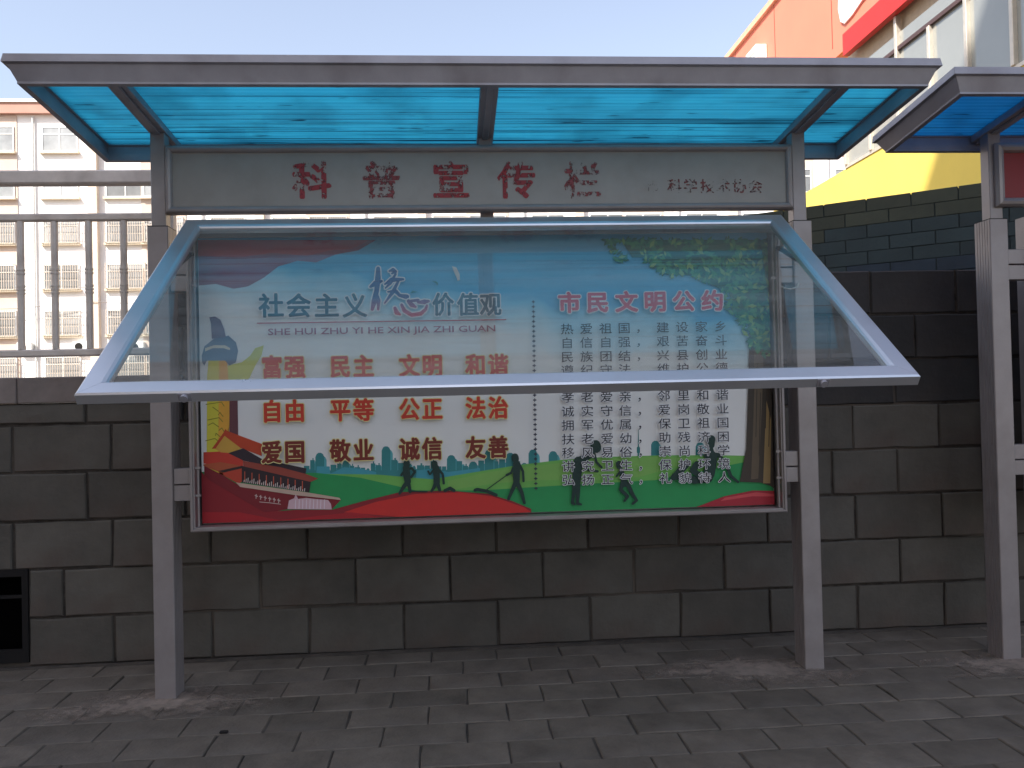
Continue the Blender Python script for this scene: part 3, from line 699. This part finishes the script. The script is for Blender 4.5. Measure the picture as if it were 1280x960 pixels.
# birds
shape('printed_bird', zs(440, 320, 6.4, [(800, 85), (835, 95), (862, 150), (862, 195), (845, 200), (835, 170), (820, 140)]), (.72, .70, .66))
shape('printed_bird', zs(440, 320, 6.4, [(640, 205), (675, 205), (690, 220), (685, 240), (672, 220)]), (.05, .28, .30))
shape('printed_bird', zs(440, 320, 6.4, [(468, 300), (485, 278), (505, 285), (535, 292), (500, 295)]), (.05, .28, .30))
# silhouettes
DK = (.008, .035, .028)
Z3 = lambda *p: zs(440, 480, 5.333, p)
strokes('printed_figure', [(Z3((365, 525), (366, 540)), 8), (Z3((362, 555), (365, 600), (372, 650)), [8, 9, 8]), (Z3((372, 650), (345, 685), (318, 728)), [6, 5, 3]), (Z3((372, 650), (385, 690), (388, 715)), [6, 4, 4]),
                           (Z3((362, 565), (400, 560), (420, 585), (395, 620)), 3), (Z3((362, 565), (330, 605)), 3), (Z3((425, 575), (372, 640)), 1.4)], DK)
strokes('printed_figure', [(Z3((550, 530), (552, 545)), 8), (Z3((560, 560), (565, 610), (565, 655)), [9, 8, 8]), (Z3((560, 655), (545, 690), (530, 712)), [5, 4, 3]), (Z3((570, 655), (585, 705)), [5, 4]),
                           (Z3((580, 570), (605, 600), (612, 660)), 3), (Z3((545, 570), (520, 600), (508, 580)), 2.4)], DK)
strokes('printed_figure', [(Z3((1085, 485), (1088, 500)), 9), (Z3((1095, 530), (1095, 580), (1095, 650)), [9, 9, 8]), (Z3((1090, 655), (1065, 710), (1042, 765)), [6, 4.5, 3.5]), (Z3((1100, 655), (1130, 720), (1148, 790)), [6, 4.5, 3.5]),
                           (Z3((1110, 530), (1138, 580), (1142, 645)), [4, 3, 3]), (Z3((1080, 545), (1060, 590), (1030, 605)), 3), (Z3((1060, 585), (900, 700)), 1.2)], DK)
strokes('printed_figure', [(Z3((400, 712), (500, 715)), 2), (Z3((620, 708), (655, 692), (680, 708)), 4), (Z3((820, 705), (835, 700), (900, 712), (960, 738)), 4)], DK)
Z4 = lambda *p: zs(660, 480, 4, p)
strokes('printed_figure', [(Z4((335, 305), (338, 318)), 13), (Z4((322, 350), (250, 385)), [6, 11]), (Z4((250, 385), (245, 430), (240, 490)), [12, 12, 10]), (Z4((232, 490), (228, 540), (220, 592), (230, 598)), [6, 5, 4, 3]),
                           (Z4((248, 490), (248, 540), (245, 595), (262, 600)), [6, 5, 4, 3]), (Z4((330, 350), (340, 390), (365, 415)), 3), (Z4((260, 400), (300, 430), (345, 435)), 3)], DK)
strokes('printed_figure', [(Z4((452, 398), (454, 408)), 8), (Z4((462, 425), (470, 460), (482, 495)), [5, 7, 9]), (Z4((470, 500), (460, 525), (495, 560), (480, 582)), [6, 4.5, 4, 3]), (Z4((495, 500), (520, 550), (540, 580), (520, 597)), [6, 4.5, 3.5, 3]), (Z4((460, 430), (440, 460)), 2.4)], DK)
strokes('printed_figure', [(Z4((912, 275), (912, 305)), [10, 8]), (Z4((912, 320), (912, 345)), [4, 9]), (Z4((885, 355), (945, 355)), 6), (Z4((912, 360), (910, 400), (900, 450)), [14, 14, 14]), (Z4((955, 360), (990, 410), (1010, 460), (1045, 488)), [5, 4, 4, 3]),
                           (Z4((900, 470), (830, 480), (770, 460), (720, 470)), [10, 9, 7, 5]), (Z4((790, 395), (760, 430), (720, 465)), [9, 9, 6]), (Z4((840, 400), (820, 430), (860, 460)), [8, 8, 6])], DK)

# lettering on the poster
def ptext(chars, h, m_, bold, outline=None, obold=.05, sx=1.0):
    lf = nextlift()
    for ch, u, v in chars:
        x, _, z = PX(u, v); character(ch, x, z, h, m_, poster, -lf, bold, sx, outline, obold)
    _layer[0] += .00006
PXM = 1041.4 / 3.18
NAVY = ink((.015, .10, .16)); BLK = ink((.012, .010, .020)); REDI = ink((.62, .045, .02)); DRED = ink((.20, .022, .012))
YEL = ink((.78, .66, .30)); WHT = ink((.80, .78, .80)); PINK = ink((.62, .05, .10))
ptext([(c, u, 383) for c, u in zip('社会主义', (340, 374, 409, 444))], 27 / PXM, NAVY, .030, WHT, .04)
ptext([(c, u, 381.5) for c, u in zip('价值观', (554, 585, 613))], 26 / PXM, NAVY, .030, WHT, .04, .92)
# brush-like large pair, blue over red
GR = bpy.data.materials.new('blue_red_ink'); GR.use_nodes = True
n = GR.node_tree.nodes; l = GR.node_tree.links; b = n['Principled BSDF']; b.inputs['Roughness'].default_value = .5
tc = n.new('ShaderNodeTexCoord'); sp = n.new('ShaderNodeSeparateXYZ'); l.new(tc.outputs['Object'], sp.inputs[0])
mr = n.new('ShaderNodeMapRange'); za = PX(500, 395)[2]; zb_ = PX(500, 372)[2]; mr.inputs[1].default_value = za; mr.inputs[2].default_value = zb_; l.new(sp.outputs[2], mr.inputs[0])
cr = n.new('ShaderNodeValToRGB'); l.new(mr.outputs[0], cr.inputs[0]); e = cr.color_ramp.elements
e[0].color = (.55, .04, .10, 1); e[1].color = (.03, .08, .26, 1); l.new(cr.outputs[0], b.inputs['Base Color'])
def brush(lst, parent=None):
    o = strokes('lettering_outline', [(p, [w_ + 3 for w_ in ws]) for p, ws in lst], (.80, .78, .80))
    o = strokes('lettering', lst, (.03, .08, .26)); o.data.materials.clear(); o.data.materials.append(GR); return o
q = lambda *p: zs(440, 320, 6.4, p)
brush([(q((212, 105), (210, 180), (200, 280), (180, 370), (165, 430)), [5, 7, 6, 7, 4]), (q((150, 250), (190, 225), (240, 205)), [3, 7, 3]), (q((200, 300), (215, 360), (212, 430)), [3, 5, 3]),
       (q((300, 125), (330, 115), (350, 130), (320, 145)), [2, 5, 4, 2]), (q((265, 230), (320, 195), (410, 190)), [2, 6, 3]), (q((350, 150), (310, 220), (270, 260)), [3, 4, 2]),
       (q((375, 200), (330, 290), (265, 380)), [3, 5, 2]), (q((290, 290), (350, 285), (385, 320), (440, 330)), [2, 5, 4, 6])])
brush([(q((345, 420), (360, 455), (385, 470)), [4, 6, 3]), (q((400, 395), (420, 440), (480, 475), (550, 465), (590, 430), (600, 400)), [4, 5, 5, 5, 4, 3]),
       (q((455, 365), (480, 395), (510, 410)), [5, 6, 3]), (q((530, 375), (580, 370), (615, 365)), [3, 6, 3]), (q((470, 362), (530, 358)), [3, 4])])
strokes('printed_rule', [([(323, 404.5), (632, 400)], 1.5)], (.45, .06, .08))
def latin(s, u0, u1, v, hpx, m_, bold):
    vs, fs = glyphs(s, bold); x0 = min(p.x for p in vs); x1 = max(p.x for p in vs); y0 = min(p.y for p in vs); y1 = max(p.y for p in vs)
    a = PX(u0, v[0]); c = PX(u1, v[1]); lf = nextlift(); h = hpx / PXM
    V = [(a[0] + (c[0] - a[0]) * (p.x - x0) / (x1 - x0), -lf, a[2] + (c[2] - a[2]) * (p.x - x0) / (x1 - x0) + h * ((p.y - y0) / (y1 - y0) - .5)) for p in vs]
    me = bpy.data.meshes.new('lettering'); me.from_pydata(V, [], fs); me.materials.append(m_); return link('lettering', me, poster)
latin('SHE HUI ZHU YI HE XIN JIA ZHI GUAN', 336, 619, (416.5, 412), 10.5, ink((.36, .10, .16)), .012)
rows = (('富强民主文明和谐', 459.5, 457, REDI, 28), ('自由平等公正法治', 514.5, 510, REDI, 28), ('爱国敬业诚信友善', 565.5, 559, DRED, 28))
cols = (341, 369.5, 426, 455, 512, 540.5, 594.5, 622.5)
for s, va, vb, mm, hh in rows:
    for k in range(0, 8, 2):
        ptext([(s[k + j], cols[k + j], va + (vb - va) * (cols[k + j] - 341) / 281) for j in (0, 1)], (hh - 3) / PXM, mm, .036, YEL, .036, .90)
ptext([(c, u, 379.5 - (u - 710) * .015) for c, u in zip('市民文明公约', (711, 746, 782, 817.5, 853, 889))], 23.5 / PXM, PINK, .042, WHT, .045, 1.10)
us = (708, 732, 756, 779, 801, 827, 851, 875, 899)
lines = ((0, '热爱祖国，建设家乡', 412), (1, '自信自强，艰苦奋斗', 429.3), (2, '民族团结，兴县创业', 446.7), (3, '遵纪守法，维护公德', 463.5),
         (5, '孝老爱亲，邻里和谐', 497), (6, '诚实守信，爱岗敬业', 514.5), (7, '拥军优属，保卫祖国', 531.7), (8, '扶老爱幼，助残济困', 549), (9, '移风易俗，崇尚科学', 566), (10, '讲究卫生，保护环境', 582.7), (11, '弘扬正气，礼貌待人', 599.5))
for k, s, v in lines:
    ptext([(c, u + k * .25 * (u - 700) / 200 + k * .15, v - (u - 708) * .018) for c, u in zip(s, us)], 12.6 / PXM, BLK, .006, WHT if k > 2 else None, .045, 1.16)
strokes('printed_dotted_rule', [([(666 + .35 * k / 4 - 1.4, 378 + k * 6.1), (666 + .35 * k / 4 + 1.4, 378 + k * 6.1)], 1.6) for k in range(39)] + [([(666 + .35 * k / 4, 376.4 + k * 6.1), (666 + .35 * k / 4, 379.6 + k * 6.1)], 1.2) for k in range(39)], (.03, .03, .06))

# a plain notice sheet in the closed case of the second board
MB().box(3.215 + .195, 3.215 + 2.3, .06, .0615, .63, 1.736).build('poster', ink((.25, .38, .42)), None, label='plain bluish notice sheet behind the glass of the board at the right edge', cat='poster')

# ------------------------------------------------------------------ painted wall running away behind the block wall
def mural():
    d = Vector((-.804, .595, 0)).normalized(); org = Vector((4.03, 1.27, 0))
    rz = math.atan2(d.y, d.x)
    t = thing('painted_wall', 'dark painted brick wall with olive top and blue-green body in front of the yellow wall', 'wall', org, rz=rz)
    # local x runs away to the left, local y>0 is towards the camera side
    L0, L1 = -.85, 1.40; H = 2.19
    MB().box(L0, L1, -.2, -.0015, -.05, H - .012).build('wall_core', mat('mural_joint', (.024, .034, .036), .9, 0, .3, 9), t)
    mats = [mat('mural_blue', (.020, .032, .048), .8, 0, .3, 3, .4, 60, rnd=.10), mat('mural_teal', (.026, .040, .043), .8, 0, .3, 3, .4, 60, rnd=.10),
            mat('mural_green', (.046, .050, .034), .8, 0, .3, 3, .4, 60, rnd=.10), mat('mural_base', (.045, .034, .030), .9, 0, .3, 6, .4, 60, rnd=.2)]
    hh = .078; k = 0; z = H; ms = {}
    acc = MB()
    while z > .02:
        z0 = z - hh; x = L0 - (.12 if k % 2 else 0)
        while x < L1:
            x0 = max(x, L0); x1 = min(x + .24, L1); x += .24
            if x1 - x0 < .03: continue
            c = 3 if z < 1.72 else (2 if k < 2 or (k < 3 and x0 > .6) else (1 if k < 5 or x0 > .7 else 0))
            if z > 1.5:
                key = (round(x1 - x0, 2), c)
                if key not in ms: w_ = x1 - x0; ms[key] = MB().box(-w_ / 2 + .003, w_ / 2 - .003, -.05, .004, -hh / 2 + .0015, hh / 2 - .0015).mesh('brick', mats[c], .0015)
                link('brick', ms[key], t, ((x0 + x1) / 2, random.uniform(-.002, .002), (z0 + z) / 2))
            else: acc.box(x0 + .003, x1 - .003, -.05, .004, z0 + .003, z - .003)
        z = z0; k += 1
    tag(acc.build('bricks', mats[3], t), kind='stuff')
mural()

# ------------------------------------------------------------------ shop building with yellow base, glass band and red upper part
def shop():
    XF = 9.1
    t = thing('shop_building', 'shop building with yellow base, glazed band and big red upper wall at the right', 'building', (XF, 10, 0))
    def P(b): b.v = [(x - XF, y - 10, z) for x, y, z in b.v]; return b
    P(MB().box(XF, 24, 2, 21, -.05, 5.5)).build('yellow_wall', YELLOW, t)
    P(MB().box(XF + .12, 24, 2, 13.1, 5.505, 7.86)).build('inner_wall', GREYC, t)
    P(MB().box(XF - .02, XF + .11, 2, 13.12, 5.502, 5.56)).build('ledge', STEEL, t)
    P(MB().box(XF - .02, 24, 2, 20.5, 7.87, 10.45)).build('red_wall', REDW, t)
    P(MB().box(XF - .10, 24, 1.95, 20.6, 10.452, 10.60)).build('parapet', mat('parapet_cap', (.80, .42, .28), .7), t)
    P(MB().box(XF - .15, XF - .022, 2, 12.8, 7.66, 8.09)).build('red_fascia', REDB, t)
    P(MB().box(XF + .10, XF + .119, 2, 13.1, 7.36, 7.86)).build('lintel', mat('tan_panel', (.52, .42, .30), .7), t)
    for yv in (4.5, 7.5, 10.5, 13.5, 16.5, 19.3):
        P(MB().box(XF - .026, XF - .0205, yv - .012, yv + .012, 8.1, 10.45)).build('panel_joint', mat('joint_dark', (.30, .05, .03), .7) if yv == 4.5 else bpy.data.materials['joint_dark'], t)
    # mullions, transom, panes
    ys = [13.06, 12.06, 11.06, 10.06, 9.07, 8.03, 7.03, 6.03, 5.03, 4.03, 3.03, 2.03]; zt = 7.07
    tr = P(MB().box(XF - .03, XF + .06, 2, 13.1, zt - .035, zt + .035)).build('transom', mat('dark_transom', (.10, .06, .06), .5, .3), t)
    for i, yv in enumerate(ys):
        major = i % 2 == 0
        top = 7.655 if major else zt - .037
        P(MB().box(XF - .05, XF + .05, yv - .04, yv + .04, 5.562, top)).build('mullion', STEEL, t, .008)
        if i + 1 < len(ys):
            P(MB().box(XF + .02, XF + .03, ys[i + 1] + .042, yv - .042, 5.565, zt - .037)).build('pane', GLASSW, t)
            if major and i + 2 < len(ys):
                P(MB().box(XF + .02, XF + .03, ys[i + 2] + .042, yv - .042, zt + .037, 7.357)).build('pane', GLASSW, t)
    # white emblem on the red wall: lower tip of a large white shape
    em = [(1050, -46), (1108, -46), (1094, -18), (1078, 0), (1066, 18), (1056, 29.5), (1051, 27), (1048, 12)]
    def ax(u, v):
        qv = AX[2] + AX[0] * ((u - 640) / F_PX) - AX[1] * ((v - 480) / F_PX); tt = (XF - .05 - CAM.x) / qv.x; r_ = CAM + qv * tt
        return (r_.y - 10, r_.z)
    MB().prism([ax(*p) for p in em], -.06, -.022, lambda a, c, h: (h, a, c)).build('emblem', WHITEP, t)
    return t
shop()
def wall_box(y0, y1, z0, z1, label):
    b = MB(); b.box(-.30, 0, -(y1 - y0) / 2, (y1 - y0) / 2, 0, z1 - z0)
    t = link('wall_box', None, None, (9.078, (y0 + y1) / 2, z0)); tag(t, label, 'utility box', 'white boxes on the red wall')
    b.build('casing', WHITEP, t, .02)
    g_ = MB()
    for k in range(6): g_.box(-.306, -.3, -(y1 - y0) / 2 + .08, (y1 - y0) / 2 - .08, .1 + k * (z1 - z0 - .2) / 6, .1 + k * (z1 - z0 - .2) / 6 + .03)
    g_.build('grille', BARS, t)
wall_box(17.0, 17.7, 8.9, 9.7, 'taller white box on the red wall nearer the glass band')
wall_box(18.2, 18.9, 8.9, 9.5, 'smaller white box on the red wall nearer its far corner')

# ------------------------------------------------------------------ apartment building beyond the fence
def apartments():
    Y = 48.; X0 = -36; X1 = 34
    t = thing('apartment_building', 'long cream apartment block with barred windows and brown roof band beyond the fence', 'building', (0, Y, 0))
    MB().box(X0, X1, 0, 11, -.05, 18.45).build('wall', CREAM, t)
    MB().box(X0 - .1, X1 + .1, -.35, 11, 18.455, 19.08).build('roof_band', ROOFB, t)
    MB().box(X0 - .2, X1 + .2, -.45, 11.1, 19.085, 19.26).build('roof', WHITEP, t)
    pane = {}
    def mk(wd):
        fr = MB(); h = 1.5; e = .06
        fr.box(-wd / 2, wd / 2, -.06, .0, h - e, h); fr.box(-wd / 2, wd / 2, -.06, 0, 0, e); fr.box(-wd / 2, -wd / 2 + e, -.06, 0, e, h - e); fr.box(wd / 2 - e, wd / 2, -.06, 0, e, h - e)
        fr.box(-e / 2, e / 2, -.055, 0, e, h - e); fr.box(-wd / 2 + e, -e / 2, -.055, 0, h * .68, h * .68 + e); fr.box(e / 2, wd / 2 - e, -.055, 0, h * .68, h * .68 + e)
        pn = MB().box(-wd / 2 + e, wd / 2 - e, -.03, -.01, e, h - e)
        sl = MB().box(-wd / 2 - .1, wd / 2 + .1, -.22, 0, -.13, -.003)
        br = MB(); nb_ = int(wd / .13)
        for i in range(nb_ + 1): x = -wd / 2 + i * wd / nb_; br.box(x - .014, x + .014, -.32, -.29, .0, h)
        for z in (0, h * .33, h * .66, h - .03): br.box(-wd / 2, wd / 2, -.29, -.265, z, z + .03)
        for x in (-wd / 2, wd / 2 - .03): br.box(x, x + .03, -.265, 0, h - .03, h); br.box(x, x + .03, -.265, 0, .0, .03)
        return fr.mesh('frame', WHITEP), pn.mesh('pane', PANE), sl.mesh('sill', SILL), br.mesh('security_bars', BARS)
    M2, M23 = mk(2.05), mk(2.3)
    PER = 9.7
    for gI in range(-1, 7):
        bx = gI * PER
        xr = -27.0 + bx
        if xr > X1 - 4: break
        if xr > X0:
            MB().box(xr, xr + 2.6, -.05, -.002, 0, 18.4).build('wall_strip', BRICKT, t)
            for k in range(0, 44): pass
        MB().box(-20.25 + bx, -19.75 + bx, -.35, -.002, 0, 18.4).build('pilaster', TAN, t)
        pp = MB(); pp.tube((-23.45 + bx, -.12, 0), (-23.45 + bx, -.12, 18.3), .06, 8); pp.build('downpipe', mat('pipe', (.55, .56, .55), .5) if gI == -1 else bpy.data.materials['pipe'], t)
        for k in range(-1, 5):
            z = 5.28 + 2.74 * k
            for xc, MM in ((-25.7, M23), (-21.95, M2), (-18.2, M23)):
                x = xc + bx
                if x < X0 + 1.3 or x > X1 - 1.5: continue
                if xc == -25.7: yo = -.055
                else: yo = -.002
                f = link('window', MM[0], t, (x, yo, z))
                link('pane', MM[1], f); link('sill', MM[2], f)
                if k < 3 and not (gI > 2 and k == 2): link('security_bars', MM[3], f)
apartments()
cbl = MB(); pts = [Vector((-34 + 6.6 * i, 47.6 - .1 * (i % 2), 7.1 - .25 * math.sin(i * 1.9))) for i in range(11)]
for a, c in zip(pts, pts[1:]):
    md_ = (a + c) / 2 - Vector((0, 0, .18)); cbl.tube(a, md_, .02, 5); cbl.tube(md_, c, .02, 5)
cbl.build('cable', mat('cable', (.2, .17, .15), .7), None, label='thin sagging cable strung along the apartment block', cat='cable')
def aircon(x, z, label):
    t = thing('air_conditioner', label, 'air conditioner', (x, 47.97, z), 'air conditioners on the apartment block')
    MB().box(-.42, .42, -.35, 0, 0, .6).build('casing', WHITEP, t, .02)
    MB().tube((-.1, -.352, .3), (-.1, -.37, .3), .22, 16).build('fan_grille', DARKM, t)
for x, z, s in ((-24.0, 4.3, 'white air conditioner left of the downpipe, low on the apartment block'),
                (-20.8, 4.3, 'white air conditioner beside the tan pilaster of the apartment block'),
                (-17.6, 4.2, 'white air conditioner right of the tan pilaster, low on the apartment block')):
    aircon(x, z, s)

# ------------------------------------------------------------------ tall block across the street, behind the camera: its shade covers the boards
def office():
    Y = -9.; H = 31.8
    t = thing('tower_block', 'tall pale rendered block of flats across the street behind the viewer', 'building', (0, Y, 0))
    MB().box(-46, -2.5, -12, 0, -.05, H).build('wall', GREYC, t)
    w_ = MB(); f_ = MB()
    for i in range(-13, -1):
        for k in range(10):
            x = i * 3.3 + .6; z = 1.0 + k * 3.1
            w_.box(x, x + 1.7, -.05, .012, z, z + 1.5)
            f_.box(x - .08, x + 1.78, .0005, .05, z - .1, z - .002); f_.box(x + .82, x + .88, .013, .03, z, z + 1.5)
    tag(w_.build('window_panes', PANE, t), kind='stuff'); tag(f_.build('window_trim', WHITEP, t), kind='stuff')
office()
